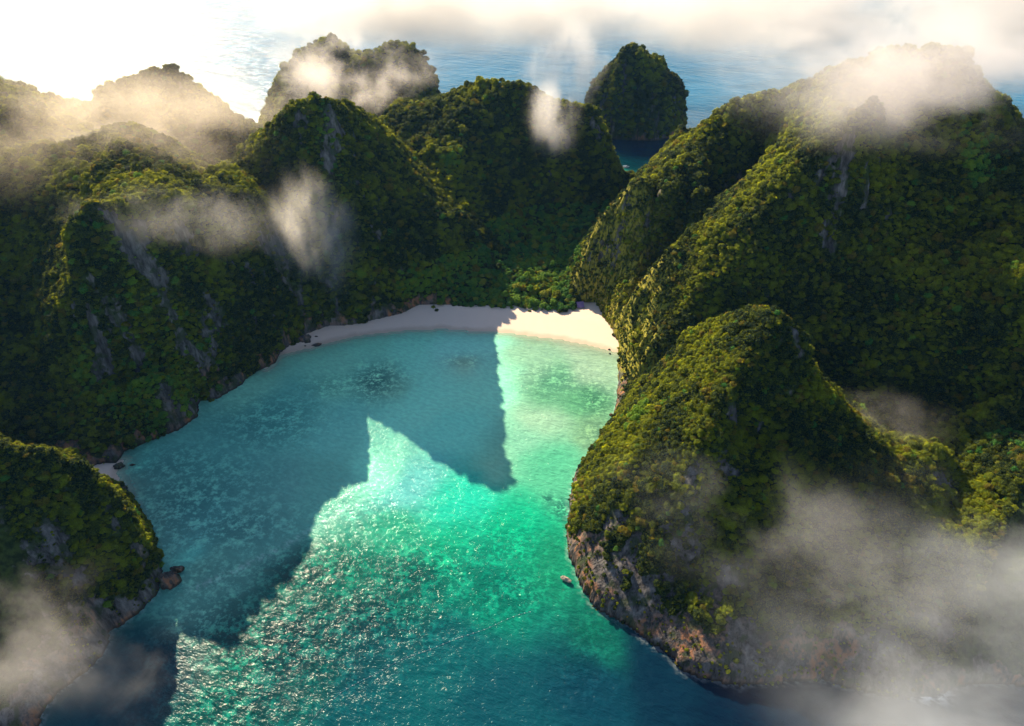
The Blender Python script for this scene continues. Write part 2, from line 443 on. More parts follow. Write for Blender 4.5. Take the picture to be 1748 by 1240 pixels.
# sand
mat_sand, nt = new_mat("coral_sand"); g = N(nt)
p = g.pos(); z = g.n("ShaderNodeSeparateXYZ"); g.l(p, z.inputs[0])
zz = g.math('ADD', z.outputs[2], g.math('MULTIPLY', g.math('SUBTRACT', g.noise(p, .08, 4), .5), .8))
col = g.mix(g.ramp(zz, .1, .7), (.50, .37, .28), (.66, .50, .40))
col = g.mix(g.ramp(g.noise(g.scaled(p, (.25, 1, 1)), .5, 4), .45, .7, 0, .25), col, (.6, .45, .36))
g.out(g.bsdf(col, .9, g.bump(g.noise(p, .6, 4), .4, .4), .2).outputs[0])
mat_seabed, nt = new_mat("seabed_sand"); g = N(nt)
p = g.pos()
col = g.mix(g.ramp(g.noise(p, .05, 5), .45, .62), (.72, .68, .56), (.30, .30, .20))
g.out(g.bsdf(col, .9).outputs[0])

# ------------------------------------------------------------------ hills
LABELS = {
 'headland_near_left': "dark overgrown headland in the lower left corner with a thin sunlit crest",
 'cliff_hill_left': "shaded cliff hill left of the bay with jagged sunlit ridge lines on top",
 'back_hill_left': "backlit hill behind the left cliffs, half veiled in golden mist",
 'peak_center_left': "shaded limestone peak above the left end of the beach with a sunlit crest falling right",
 'middle_hill': "broad dark hill behind the beach with a rounded sunlit top",
 'gully_hill': "sunlit knob at the right end of the beach, its rock face scored by upright gullies",
 'great_massif': "largest mountain at the right, summit in cloud, dark bowl below a sunlit crest",
 'spire_hill': "small pointed hill beside the strait, between stack and big mountain",
 'headland_near_right': "steep forested headland right of the bay, half sunlit, bare cliff foot in the water",
 'side_hill_right': "shaded forest spurs at the right edge behind the front headland",
 'far_hill': "tall misty hill at the far left shore with a flat-topped right shoulder",
 'sea_stack': "round-topped limestone stack standing alone in the sea behind the bay",
 'valley_floor': "wooded flat valley floor behind the beach",
}
# bare rock: steep places, the foot in the surf, and the pale scars seen in the photograph
scar = np.zeros(HF.shape)
for px, py, rad, amt in [(235, 440, 34, 1.0), (290, 470, 24, .7), (140, 530, 22, .9), (60, 520, 16, .6), (300, 560, 26, .8), (330, 600, 14, .9), (440, 480, 26, .8), (600, 430, 26, .8), (690, 405, 24, 1.0),
                     (640, 330, 22, .8), (740, 420, 22, .8), (720, 300, 14, .5), (560, 300, 16, .4), (700, 480, 16, .5), (1185, 820, 9, 1), (1182, 880, 10, 1.1), (1175, 930, 15, 1.1), (1200, 1000, 18, 1.0), (1140, 905, 10, .8),
                     (1235, 1010, 16, 1.1), (1240, 780, 16, .8), (1310, 800, 10, .6), (1055, 900, 14, .9), (1070, 950, 14, 1), (1110, 1050, 16, 1.1), (1150, 1100, 15, 1), (1050, 1010, 16, 1), (1540, 1140, 26, 1.2),
                     (1620, 1080, 26, 1), (1450, 1175, 12, 1), (1180, 570, 12, .8), (1150, 590, 12, 1.1), (1500, 315, 5, .5), (1345, 340, 9, .35), (1360, 570, 9, .7), (1080, 370, 34, .6), (1040, 440, 30, .7),
                     (1610, 830, 12, 1), (100, 960, 22, .6), (40, 870, 16, .5), (130, 870, 14, .5), (140, 1090, 20, 1.1), (100, 1150, 16, 1), (210, 910, 14, .6), (270, 720, 16, 1.2), (310, 705, 14, 1.2), (350, 640, 16, .5),
                     (640, 190, 18, .5), (200, 1040, 12, 1)]:
    q = hit(px, py)
    if px < 760 and py < 760: amt *= .34
    scar = np.maximum(scar, amt * np.exp(-((XF - q[0]) ** 2 + (YF - q[1]) ** 2) / rad ** 2))
nz = 1.25 * fbm(XF, YF, 13, 81, 4, .65)
steep = np.clip((slope - 1.75) / 1.6, 0, 1)
footband = np.clip(1.0 - (HF - 4 - 10 * (nz + .4)) / 7.0, 0, 1) * np.clip(dland < 40, 0, 1)
frontfoot = ((XF > 40) & (YF < 400) & (YF < 330 + .5 * (120 - XF))) * np.clip(1.2 - (HF - 19 - 14 * nz) / 9.0, 0, 1)
rockF = np.clip(scar * (.62 + 1.1 * nz + .25 * steep) + steep * (np.where(XF < -60, .10, .22) + 1.15 * nz) + np.clip(footband, 0, 1) * 1.0 + frontfoot, 0, 1.2)
no_rock = np.exp(-(((XF - 20) / 110) ** 2)) * (YF > 660) * (YF < 900) * (HF < 45)
rockF = rockF * (1 - no_rock)
mossF = np.clip(ribmask * 1.5, 0, 1) * np.clip((slope - .7) * 2, 0, 1)
rockF = rockF * (1 - .55 * mossF)
cell = (landF[:-1, :-1] | landF[1:, :-1] | landF[:-1, 1:] | landF[1:, 1:])
for k_, nm in enumerate(names):
    cm = cell & (idF[:-1, :-1] == k_)
    if not cm.any(): continue
    o = grid_mesh(nm, cm, HF, {'rock': rockF, 'moss': mossF}, mat_hill)
    o['kind'] = 'structure'; o['label'] = LABELS[nm]

# ------------------------------------------------------------------ beach, seabed
sand_poly = WATERLINE_BEACH + [(160, 700), (160, 900), (-300, 900), (-300, 640)]
cove = G([(205, 832), (226, 838), (200, 797), (228, 785), (150, 770), (130, 830), (190, 860)])
cove = G([(214, 842), (203, 822), (200, 808), (210, 788), (150, 770), (120, 830), (190, 866)])
DB = 3.0
xs = np.arange(X0, X1 + .1, DB); ys = np.arange(Y0, Y1 + .1, DB)
XB, YB = np.meshgrid(xs, ys)
wob = 2.0 * fbm(XB, YB, 40, 91, 3)
sandm = inside(sand_poly, XB + wob, YB + wob) | inside(cove, XB, YB)
d_in = dist_field(sandm, DB, 60); d_out = dist_field(~sandm, DB, 150)
ZB = np.where(sandm, np.minimum((d_in - 1.5) * .07, 3.0), -np.minimum((d_out - 1.5) * .045, 6.0))
beachm = (ZB > -1.0) & (YB < 900)
bc = beachm[:-1, :-1] | beachm[1:, :-1] | beachm[:-1, 1:] | beachm[1:, 1:]
o = grid_mesh('beach', bc, ZB, None, mat_sand, XB, YB); o['kind'] = 'structure'; o['label'] = "curved strip of pale coral sand at the head of the bay"
o = grid_mesh('seabed', ~bc, ZB, None, mat_seabed, XB, YB); o['kind'] = 'structure'

# ------------------------------------------------------------------ water
DW = 3.0
XW, YW = XB, YB
def lin(c_):
    c_ = np.array(c_, float) / 255
    return np.where(c_ <= .04045, c_ / 12.92, ((c_ + .055) / 1.055) ** 2.4)
# (px, py, water colour over its bed, raised where the bay is shaded, reach in metres)
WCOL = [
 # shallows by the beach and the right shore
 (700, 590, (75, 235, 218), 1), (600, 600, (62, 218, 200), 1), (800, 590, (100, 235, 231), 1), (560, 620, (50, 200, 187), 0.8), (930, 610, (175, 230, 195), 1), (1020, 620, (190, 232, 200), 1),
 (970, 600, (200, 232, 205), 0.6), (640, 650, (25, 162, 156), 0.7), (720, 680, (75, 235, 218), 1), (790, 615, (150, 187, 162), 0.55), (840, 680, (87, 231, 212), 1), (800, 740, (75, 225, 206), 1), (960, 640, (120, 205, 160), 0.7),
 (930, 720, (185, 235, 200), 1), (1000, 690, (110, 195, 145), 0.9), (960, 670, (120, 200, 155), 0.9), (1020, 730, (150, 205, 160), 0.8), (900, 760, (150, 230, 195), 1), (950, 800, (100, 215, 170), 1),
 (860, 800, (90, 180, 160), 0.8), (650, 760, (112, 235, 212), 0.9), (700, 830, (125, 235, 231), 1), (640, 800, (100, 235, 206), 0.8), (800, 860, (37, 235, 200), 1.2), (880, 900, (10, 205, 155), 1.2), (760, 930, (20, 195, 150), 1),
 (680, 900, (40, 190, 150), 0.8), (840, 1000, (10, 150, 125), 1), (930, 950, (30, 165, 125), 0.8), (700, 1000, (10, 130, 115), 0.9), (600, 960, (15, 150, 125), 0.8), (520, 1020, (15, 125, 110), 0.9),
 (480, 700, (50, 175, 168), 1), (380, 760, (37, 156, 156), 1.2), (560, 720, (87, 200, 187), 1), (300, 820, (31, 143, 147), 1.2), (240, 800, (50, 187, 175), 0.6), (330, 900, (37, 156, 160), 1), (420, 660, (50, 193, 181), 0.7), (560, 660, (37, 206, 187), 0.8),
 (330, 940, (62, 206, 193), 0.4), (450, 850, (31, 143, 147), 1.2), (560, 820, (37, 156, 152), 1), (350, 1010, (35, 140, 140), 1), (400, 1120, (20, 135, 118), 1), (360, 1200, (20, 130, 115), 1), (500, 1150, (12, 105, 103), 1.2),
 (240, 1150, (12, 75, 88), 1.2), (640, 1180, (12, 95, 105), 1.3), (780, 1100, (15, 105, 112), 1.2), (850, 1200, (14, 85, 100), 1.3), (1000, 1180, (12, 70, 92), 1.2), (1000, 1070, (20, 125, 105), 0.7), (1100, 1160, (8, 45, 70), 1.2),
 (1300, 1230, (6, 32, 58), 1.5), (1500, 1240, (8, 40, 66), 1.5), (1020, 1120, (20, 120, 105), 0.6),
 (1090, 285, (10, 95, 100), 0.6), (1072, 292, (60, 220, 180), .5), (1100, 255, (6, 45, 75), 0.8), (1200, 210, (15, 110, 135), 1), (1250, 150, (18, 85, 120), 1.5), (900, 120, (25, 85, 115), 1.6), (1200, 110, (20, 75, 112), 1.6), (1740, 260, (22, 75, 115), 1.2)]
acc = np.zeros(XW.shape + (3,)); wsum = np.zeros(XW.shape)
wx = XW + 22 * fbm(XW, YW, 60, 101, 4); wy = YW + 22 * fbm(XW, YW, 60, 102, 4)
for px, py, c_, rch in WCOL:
    shade_lift = .5 if (px < 860 and 560 < py < 700) else .36 if (px < 870 and py < 810 and px > 600) else .27 if (px < 600 and py < 1015) else 0.0  # shaded parts of the bay painted paler to lift their shadow
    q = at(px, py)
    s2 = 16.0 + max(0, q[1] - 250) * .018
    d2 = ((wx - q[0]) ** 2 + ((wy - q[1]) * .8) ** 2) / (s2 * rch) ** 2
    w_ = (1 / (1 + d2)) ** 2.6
    acc += w_[..., None] * (lin(c_) * (1 - shade_lift) + lin((190, 242, 185)) * shade_lift) * (.85 if shade_lift else .52); wsum += w_
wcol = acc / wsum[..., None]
open_c = lin((22, 92, 128)) * .9
f_open = np.clip((YW - 1120) / 120, 0, 1)
far_edge = np.clip(np.maximum(np.abs(XW) - 600, 0) / 120, 0, 1)
fo = np.maximum(f_open * np.where((XW > 120) & (XW < 330), np.clip((YW - 1300) / 100, 0, 1), 1), far_edge)[..., None]
wcol = wcol * (1 - fo) + open_c * fo
shore = np.exp(-np.clip(d_out - 1.5, 0, None) / 9.0) * (~sandm) * (YW < 900)
reef = np.zeros(XW.shape)
for px, py, rx, ry, amt in [(640, 650, 26, 30, .8), (790, 615, 24, 14, .35), (950, 650, 34, 30, .5), (1015, 680, 20, 34, .6), (1020, 740, 18, 20, .5), (960, 870, 12, 14, .8), (935, 852, 6, 5, .9), (560, 660, 30, 20, .4), (460, 720, 50, 40, .5), (320, 860, 60, 60, .6), (400, 900, 50, 30, .6),
                        (600, 1050, 80, 40, .9), (460, 1100, 80, 50, 1.0), (540, 980, 50, 30, .9), (700, 980, 60, 30, .8), (860, 940, 40, 30, .5), (400, 1200, 60, 40, .9), (380, 990, 50, 30, .45), (850, 1010, 60, 30, .6), (620, 880, 30, 20, .4), (1000, 1100, 30, 40, .4), (290, 800, 50, 30, .5)]:
    q = at(px, py)
    reef = np.maximum(reef, amt * np.exp(-((XW - q[0]) / rx) ** 2 - ((YW - q[1]) / ry) ** 2))
foam = np.zeros(XW.shape)
q = at(1588, 1188)
foam = np.maximum(foam, np.exp(-((XW - q[0]) / 11) ** 2 - ((YW - q[1]) / 5) ** 2))
wl = sample_line([at(*p_) for p_ in [(628, 849), (560, 888), (480, 935), (400, 975), (330, 1005)]], 2.0)
for x_, y_, _ in wl: foam = np.maximum(foam, .16 * np.exp(-((XW - x_) ** 2 + (YW - y_) ** 2) / 7.0))
# wavelet foam line at the foot of the cliffs
dl = dist_field(~landF, DX, 12)
dlw = bilin(dl, (XW - X0) / DX, (YW - Y0) / DX)
foam = np.maximum(foam, np.clip(1 - dlw / 4.0, 0, 1) * .25 * (YW < 700))

def water_mat(name, use_attr):
    m, nt = new_mat(name); g = N(nt)
    p = g.pos()
    rot = g.n("ShaderNodeVectorRotate"); rot.inputs['Angle'].default_value = R(28); g.l(p, rot.inputs[0]); pr = rot.outputs[0]
    pw = g.scaled(pr, (.55, 1, 1))
    n1 = g.noise(pw, .085, 4, .6)
    n0 = g.noise(pw, .026, 3, .6)
    n2 = g.noise(pw, .32, 3, .6)
    n3 = g.noise(pr, .95, 3, .6)
    wig = g.noise(g.scaled(p, (.5, 1, 1)), .012, 4)
    if use_attr:
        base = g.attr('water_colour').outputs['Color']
        reefm = g.attr('reef').outputs['Fac']
        mott = g.noise(p, .11, 6, .68); mott2 = g.noise(p, .34, 4, .7)
        spot = g.math('ADD', g.math('MULTIPLY', mott, .6), g.math('MULTIPLY', mott2, .4))
        rf = g.math('MULTIPLY', g.ramp(spot, .475, .51), reefm)
        dark = g.n("ShaderNodeMix", data_type='RGBA', blend_type='MULTIPLY'); dark.inputs[0].default_value = 1
        g.l(base, dark.inputs[6]); dark.inputs[7].default_value = (.10, .24, .32, 1)
        col = g.mix(rf, base, dark.outputs[2])
        lightp = g.math('MULTIPLY', g.ramp(spot, .47, .40), reefm)
        br = g.n("ShaderNodeMix", data_type='RGBA', blend_type='MULTIPLY'); br.inputs[0].default_value = 1
        g.l(col, br.inputs[6]); br.inputs[7].default_value = (2.0, 1.9, 1.6, 1)
        col = g.mix(lightp, col, br.outputs[2])
        col = g.mix(g.math('MULTIPLY', g.attr('foam').outputs['Fac'], g.ramp(n2, .40, .6)), col, (.75, .8, .8))
    else:
        col = g.mix(g.ramp(wig, .4, .6), tuple(open_c * .9), tuple(open_c * 1.1))
    # wavelets steer the colour a little as they do from above
    col = g.mix(g.ramp(n2, .35, .65, .16, 0), col, (.004, .03, .05))
    h = g.math('ADD', g.math('ADD', g.math('MULTIPLY', n0, 5.0 if not use_attr else 1.5), g.math('MULTIPLY', n1, 2.6)), g.math('ADD', g.math('MULTIPLY', n2, .95), g.math('MULTIPLY', n3, .24)))
    nb = g.bump(h, 1.0, .8)
    b = g.bsdf(col, .15, nb, .15 if use_attr else .05)
    b.inputs['IOR'].default_value = 1.33
    if use_attr:
        tr = g.n("ShaderNodeBsdfTransparent"); tr.inputs[0].default_value = (.86, .98, .96, 1)
        mx = g.n("ShaderNodeMixShader"); g.l(g.math('MULTIPLY', g.attr('shore').outputs['Fac'], .97), mx.inputs[0])
        g.l(b.outputs[0], mx.inputs[1]); g.l(tr.outputs[0], mx.inputs[2])
        g.out(mx.outputs[0])
    else: g.out(b.outputs[0])
    return m
mat_water = water_mat("bay_water", True)
mat_sea = water_mat("open_sea_water", False)
deepland = bilin(dland, (XW - X0) / DX, (YW - Y0) / DX) > 12
dry = (d_in > 9)
wc = ~(deepland | dry)
wcell = wc[:-1, :-1] | wc[1:, :-1] | wc[:-1, 1:] | wc[1:, 1:]
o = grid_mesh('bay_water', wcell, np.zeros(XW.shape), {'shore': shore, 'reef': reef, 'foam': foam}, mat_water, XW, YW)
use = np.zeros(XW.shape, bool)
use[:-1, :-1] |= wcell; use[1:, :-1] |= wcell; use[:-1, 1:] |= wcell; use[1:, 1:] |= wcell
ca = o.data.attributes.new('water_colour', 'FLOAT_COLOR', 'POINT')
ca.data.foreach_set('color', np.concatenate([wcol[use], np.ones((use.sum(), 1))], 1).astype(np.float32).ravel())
o['kind'] = 'structure'; o['label'] = "turquoise water of the bay, darker over reef patches"
xa, xb, ya, yb = XW[0, 0], XW[0, -1], YW[0, 0], YW[-1, 0]
B = 30000
vs = [(-B, -3000, 0), (xa, -3000, 0), (xb, -3000, 0), (B, -3000, 0), (-B, ya, 0), (xa, ya, 0), (xb, ya, 0), (B, ya, 0), (-B, yb, 0), (xa, yb, 0), (xb, yb, 0), (B, yb, 0), (-B, B, 0), (xa, B, 0), (xb, B, 0), (B, B, 0)]
fs = [(r * 4 + c_, r * 4 + c_ + 1, r * 4 + c_ + 5, r * 4 + c_ + 4) for r in range(3) for c_ in range(3) if not (r == 1 and c_ == 1)]
me = bpy.data.meshes.new('sea'); me.from_pydata(vs, [], fs); me.materials.append(mat_sea)
o = bpy.data.objects.new('sea', me); C.objects.link(o); o['kind'] = 'structure'; o['label'] = "blue open sea beyond the island"

# ------------------------------------------------------------------ tree crowns (unit size) and trunks
import bmesh
from mathutils import noise as mnoise, Matrix
def crown_mesh(name, seed, mat, sub=2, leaves=150, flat=.75):
    r = random.Random(seed)
    bm = bmesh.new()
    bmesh.ops.create_icosphere(bm, subdivisions=sub + 2, radius=1.0)
    off = Vector((seed * 7.3, seed * 3.1, seed * 1.7))
    for v in bm.verts:
        n = v.co.normalized()
        d = .72 + .34 * mnoise.noise(n * 1.7 + off) + .30 * mnoise.noise(n * 4.3 + off) + .20 * mnoise.noise(n * 9.5 + off)
        v.co = n * d
        v.co.z = v.co.z * flat if v.co.z > 0 else v.co.z * .45
    for _ in range(leaves):
        u = r.uniform(-.5, 1); th = r.uniform(0, 2 * math.pi); q_ = math.sqrt(1 - u * u)
        n = Vector((q_ * math.cos(th), q_ * math.sin(th), u))
        d = (.74 + .34 * mnoise.noise(n * 1.7 + off) + .26 * mnoise.noise(n * 4.3 + off)) * r.uniform(.96, 1.16)
        c_ = Vector((n.x * d, n.y * d, n.z * d * (flat if n.z > 0 else .45)))
        s_ = r.uniform(.05, .15)
        t1 = n.orthogonal().normalized(); t1.rotate(Matrix.Rotation(r.uniform(0, 6.28), 3, n)); t2 = n.cross(t1)
        tilt = n * r.uniform(-.5, .5)
        vs_ = [bm.verts.new(c_ + (t1 + tilt) * s_), bm.verts.new(c_ + t2 * s_ * .7), bm.verts.new(c_ - (t1 + tilt) * s_), bm.verts.new(c_ - t2 * s_ * .7)]
        bm.faces.new(vs_)
    me = bpy.data.meshes.new(name); bm.to_mesh(me); bm.free(); me.materials.append(mat)
    return me
def trunk_mesh(name):
    bm = bmesh.new()
    prev = None
    segs = [((0, 0, -1.7), .12), ((.03, .02, -1.0), .09), ((.0, .05, -.4), .07), ((.05, .0, .1), .04)]
    for (x, y, z_), r_ in segs:
        ring = [bm.verts.new((x + r_ * math.cos(a_), y + r_ * math.sin(a_), z_)) for a_ in [k * math.pi / 3 for k in range(6)]]
        if prev:
            for k in range(6): bm.faces.new((prev[k], prev[(k + 1) % 6], ring[(k + 1) % 6], ring[k]))
        prev = ring
    for an in (0.4, 2.4, 4.5):          # limbs
        dx, dy = math.cos(an), math.sin(an)
        a0 = [bm.verts.new((.05 * math.cos(t) , .05 * math.sin(t), -.75)) for t in (0, 2.1, 4.2)]
        a1 = [bm.verts.new((dx * .55 + .02 * math.cos(t), dy * .55 + .02 * math.sin(t), .02)) for t in (0, 2.1, 4.2)]
        for k in range(3): bm.faces.new((a0[k], a0[(k + 1) % 3], a1[(k + 1) % 3], a1[k]))
    me = bpy.data.meshes.new(name); bm.to_mesh(me); bm.free(); me.materials.append(mat_bark)
    return me
protos = []
pc = bpy.data.collections.new("crown_kinds")
for s_ in range(6):
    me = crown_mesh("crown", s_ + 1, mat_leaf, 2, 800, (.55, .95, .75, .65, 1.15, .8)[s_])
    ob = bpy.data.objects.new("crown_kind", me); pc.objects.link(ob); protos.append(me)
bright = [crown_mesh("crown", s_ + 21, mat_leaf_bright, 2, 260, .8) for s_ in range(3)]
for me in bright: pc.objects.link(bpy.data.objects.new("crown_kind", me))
tmesh = trunk_mesh("trunk")

# scatter
gyv, gxv = np.gradient(HF, DX)
nrm = np.stack([-gxv, -gyv, np.ones_like(gxv)], -1); nrm /= np.linalg.norm(nrm, axis=-1, keepdims=True)
areaF = DX * DX / np.clip(nrm[..., 2], .12, 1)
clump = fbm(XF, YF, 22, 111, 3)
distF = np.sqrt(XF ** 2 + YF ** 2)
spacing = 2.45 + np.clip((distF - 520) / 520, 0, 2.0) * 1.9 + 1.0 * clump
# towards the camera or not: slopes turned far from the camera are thinned
viewv = np.stack([-XF, -YF, CAM_H - HF], -1); viewv /= np.linalg.norm(viewv, axis=-1, keepdims=True)
facing = (nrm * viewv).sum(-1)
inl = landF & (HF > 2.0)
inl &= (np.abs(XF) < 60 + .80 * YF)
exp_n = np.where(inl, areaF / spacing ** 2 * 1.15, 0)
exp_n *= np.where(facing < -.25, .3, 1)
veg = np.clip((0.52 - rockF) * 5, 0, 1)
bush = .16 * (rockF > .5) * (slope < 3.5)
exp_n = exp_n * np.clip(veg + bush, 0, 1) * (1 - .62 * mossF)
cnt = np.floor(exp_n + rng.random(exp_n.shape)).astype(int)
jj, ii = np.nonzero(cnt)
rep_ = cnt[jj, ii]
jj = np.repeat(jj, rep_); ii = np.repeat(ii, rep_)
n_pts = len(jj)
px_ = XF[jj, ii] + (rng.random(n_pts) - .5) * DX * 1.1; py_ = YF[jj, ii] + (rng.random(n_pts) - .5) * DX * 1.1
nn = nrm[jj, ii]
r0 = spacing[jj, ii] * np.clip(.78 * np.exp(.32 * rng.standard_normal(n_pts)), .4, 1.7)
r0 *= 1 * np.where(rockF[jj, ii] > .5, .5, 1.0) * (1 - .35 * mossF[jj, ii])
pz_ = height_at(px_, py_) + r0 * .35
PT = np.stack([px_, py_, pz_], 1) + nn * (r0 * .25)[:, None]
qx, qy, fw = project(PT)
vis = visible(PT, 2.0) & (qx > -60) & (qx < 1810) & (qy > -60) & (qy < 1300)
near_cam = np.linalg.norm(PT - np.array([0, 0, CAM_H]), axis=1)
# hidden crowns far from any view are dropped, one in three kept for light and shade
keep = vis | (rng.random(n_pts) < .45)
sizepx = r0 / near_cam * vis * (qx > 5) * (qx < 1743) * (qy > 5) * (qy < 1235)
print("CROWNS", n_pts, "kept", keep.sum(), "visible", vis.sum())
mist = (qx > 1380) & (qy > 880)
score = sizepx * np.where(mist, .2, 1) * np.where((qx > 960) & (qx < 1340) & (qy > 530) & (qy < 960), 1.25, 1)
top = np.argsort(-score)[:235]
single = np.zeros(n_pts, bool); single[top] = True
keep &= ~single
kk = np.nonzero(keep)[0]

# geometry nodes: crowns on points
def crown_tree():
    ng = bpy.data.node_groups.new("canopy", 'GeometryNodeTree')
    ng.interface.new_socket("Geometry", in_out='INPUT', socket_type='NodeSocketGeometry')
    ng.interface.new_socket("Geometry", in_out='OUTPUT', socket_type='NodeSocketGeometry')
    gi_, go_ = ng.nodes.new("NodeGroupInput"), ng.nodes.new("NodeGroupOutput")
    ci = ng.nodes.new("GeometryNodeCollectionInfo"); ci.inputs[0].default_value = pc
    ci.inputs['Separate Children'].default_value = True; ci.inputs['Reset Children'].default_value = True
    ip = ng.nodes.new("GeometryNodeInstanceOnPoints")
    ip.inputs['Pick Instance'].default_value = True
    def na(name, dt):
        nd = ng.nodes.new("GeometryNodeInputNamedAttribute"); nd.data_type = dt; nd.inputs[0].default_value = name; return nd.outputs[0]
    ng.links.new(gi_.outputs[0], ip.inputs['Points'])
    ng.links.new(ci.outputs[0], ip.inputs['Instance'])
    ng.links.new(na('pick', 'INT'), ip.inputs['Instance Index'])
    e = ng.nodes.new("FunctionNodeEulerToRotation"); ng.links.new(na('rot', 'FLOAT_VECTOR'), e.inputs[0])
    ng.links.new(e.outputs[0], ip.inputs['Rotation'])
    ng.links.new(na('size', 'FLOAT_VECTOR'), ip.inputs['Scale'])
    ng.links.new(ip.outputs[0], go_.inputs[0])
    return ng
ng = crown_tree()
def rot_for(n_):
    zr = rng.random() * 6.283
    tilt = Vector((n_[0] * .55, n_[1] * .55, 1)).normalized()
    return (tilt.to_track_quat('Z', 'Y') @ Vector((0, 0, 1)).rotation_difference(Vector((0, 0, 1)))).to_euler(), zr
tx = np.arctan2(-nn[:, 1] * .55, 1.0) * -1; ty = np.arctan2(nn[:, 0] * .55, 1.0)
hid = idF[jj, ii]
FOREST_LABELS = {nm: "dense green tree canopy covering the " + LABELS[nm].split(',')[0].split(' with ')[0] for nm in names}
szz = np.stack([r0 * rng.uniform(.85, 1.15, n_pts), r0 * rng.uniform(.85, 1.15, n_pts), r0 * rng.uniform(.8, 1.25, n_pts)], 1)
rots = np.stack([-tx * -1, ty, rng.random(n_pts) * 6.283], 1)
pick = rng.integers(0, 6, n_pts)
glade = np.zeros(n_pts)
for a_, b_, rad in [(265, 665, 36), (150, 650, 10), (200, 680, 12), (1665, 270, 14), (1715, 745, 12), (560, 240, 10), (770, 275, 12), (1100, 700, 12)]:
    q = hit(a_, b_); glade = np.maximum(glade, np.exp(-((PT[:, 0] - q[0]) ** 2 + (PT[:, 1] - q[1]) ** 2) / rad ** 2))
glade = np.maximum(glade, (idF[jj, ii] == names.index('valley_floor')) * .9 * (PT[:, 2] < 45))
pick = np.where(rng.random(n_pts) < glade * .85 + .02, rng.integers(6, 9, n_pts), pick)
for k_, nm in enumerate(names):
    m_ = kk[hid[kk] == k_]
    if len(m_) < 3: continue
    me = bpy.data.meshes.new("forest")
    me.vertices.add(len(m_)); me.vertices.foreach_set('co', PT[m_].astype(np.float32).ravel())
    a_ = me.attributes.new('size', 'FLOAT_VECTOR', 'POINT'); a_.data.foreach_set('vector', szz[m_].astype(np.float32).ravel())
    a_ = me.attributes.new('rot', 'FLOAT_VECTOR', 'POINT'); a_.data.foreach_set('vector', rots[m_].astype(np.float32).ravel())
    a_ = me.attributes.new('pick', 'INT', 'POINT'); a_.data.foreach_set('value', pick[m_].astype(np.int32))
    o = bpy.data.objects.new("forest", me); C.objects.link(o)
    md = o.modifiers.new("canopy", 'NODES'); md.node_group = ng
    o['kind'] = 'stuff'; o['label'] = FOREST_LABELS[nm]

# trees that stand out one by one
def place_tree(P, r_, rot, cm_, label, group, tall=1.0):
    t = bpy.data.objects.new("tree", None); C.objects.link(t)
    t.location = (P[0], P[1], P[2] - r_ * 1.2); t.empty_display_size = .5
    t['label'] = label; t['category'] = 'tree'; t['group'] = group
    for nm_, me_ in (("crown", cm_), ("trunk", tmesh)):
        c_ = bpy.data.objects.new(nm_, me_); C.objects.link(c_); c_.parent = t
        c_.location = (0, 0, r_ * 1.2)
        c_.scale = (r_, r_, r_ * tall) if nm_ == "crown" else (r_ * .9, r_ * .9, r_)
        c_.rotation_euler = rot if nm_ == "crown" else (0, 0, rot[2])
TL = {
 'headland_near_left': ("small round tree on the dark headland in the lower left corner", "trees on the lower left headland"),
 'headland_near_right': ("round-crowned tree on the forested headland right of the bay", "trees on the headland right of the bay"),
 'side_hill_right': ("tree on the shaded spur at the right edge of the picture", "trees on the spur at the right edge"),
 'great_massif': ("tree on the slope of the largest mountain at the right", "trees on the largest mountain"),
 'cliff_hill_left': ("tree on the shaded cliff hill left of the bay", "trees on the left cliff hill"),
}
for i_ in top:
    nm = names[hid[i_]]
    lb, gr = TL.get(nm, ("tree on the wooded slope above the bay", "trees on the slopes above the bay"))
    lit_side = nm == 'headland_near_right' and nn[i_] @ np.array(sun_vec) > .12
    X_, Y_, Z_ = PT[i_]; u_, v_ = qx[i_], qy[i_]
    if nm == 'headland_near_right':
        if lit_side:
            where = ("beside the summit crest" if Z_ > 125 else "high on the slope below the summit" if Z_ > 95 else "halfway up the slope" if Z_ > 62 else "on the lower slope" if Z_ > 30 else "just above the water")
            side = "at the back" if v_ < 690 else "in the middle" if v_ < 800 else "at the front"
            lb = "yellow-green tree %s, %s of the right headland" % (where, side); gr = "sunlit trees %s %s of the right headland" % (where, side)
        else:
            where = ("under the summit" if Z_ > 110 else "in the middle" if Z_ > 60 else "above the rocky foot")
            side = "left" if u_ < 1180 else "central" if u_ < 1400 else "right"
            lb = "dark tree %s of the shaded headland face, %s part" % (where, side); gr = "shaded trees %s, %s part of the right headland" % (where, side)
    place_tree(PT[i_], r0[i_], tuple(rots[i_]), (protos + bright)[pick[i_]], lb, gr, 1.0)

# ------------------------------------------------------------------ grove behind the beach
gr_rng = random.Random(3)
def ground(px, py):
    p0 = hit(px, py); return p0
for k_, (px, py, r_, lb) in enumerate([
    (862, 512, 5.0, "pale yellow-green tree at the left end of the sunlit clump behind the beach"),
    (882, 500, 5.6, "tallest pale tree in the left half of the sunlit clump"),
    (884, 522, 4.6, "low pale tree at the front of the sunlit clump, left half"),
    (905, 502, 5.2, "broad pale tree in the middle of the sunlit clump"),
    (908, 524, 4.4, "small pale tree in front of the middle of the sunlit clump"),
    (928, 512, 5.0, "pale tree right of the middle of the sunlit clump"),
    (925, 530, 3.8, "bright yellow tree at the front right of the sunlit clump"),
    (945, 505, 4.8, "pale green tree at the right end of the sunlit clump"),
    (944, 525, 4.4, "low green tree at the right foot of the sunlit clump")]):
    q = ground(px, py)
    place_tree((q[0], q[1], q[2] + r_ * 1.4), r_, (0, 0, k_ * 1.3), bright[k_ % 3], lb, "sunlit trees behind the beach", 1.15)
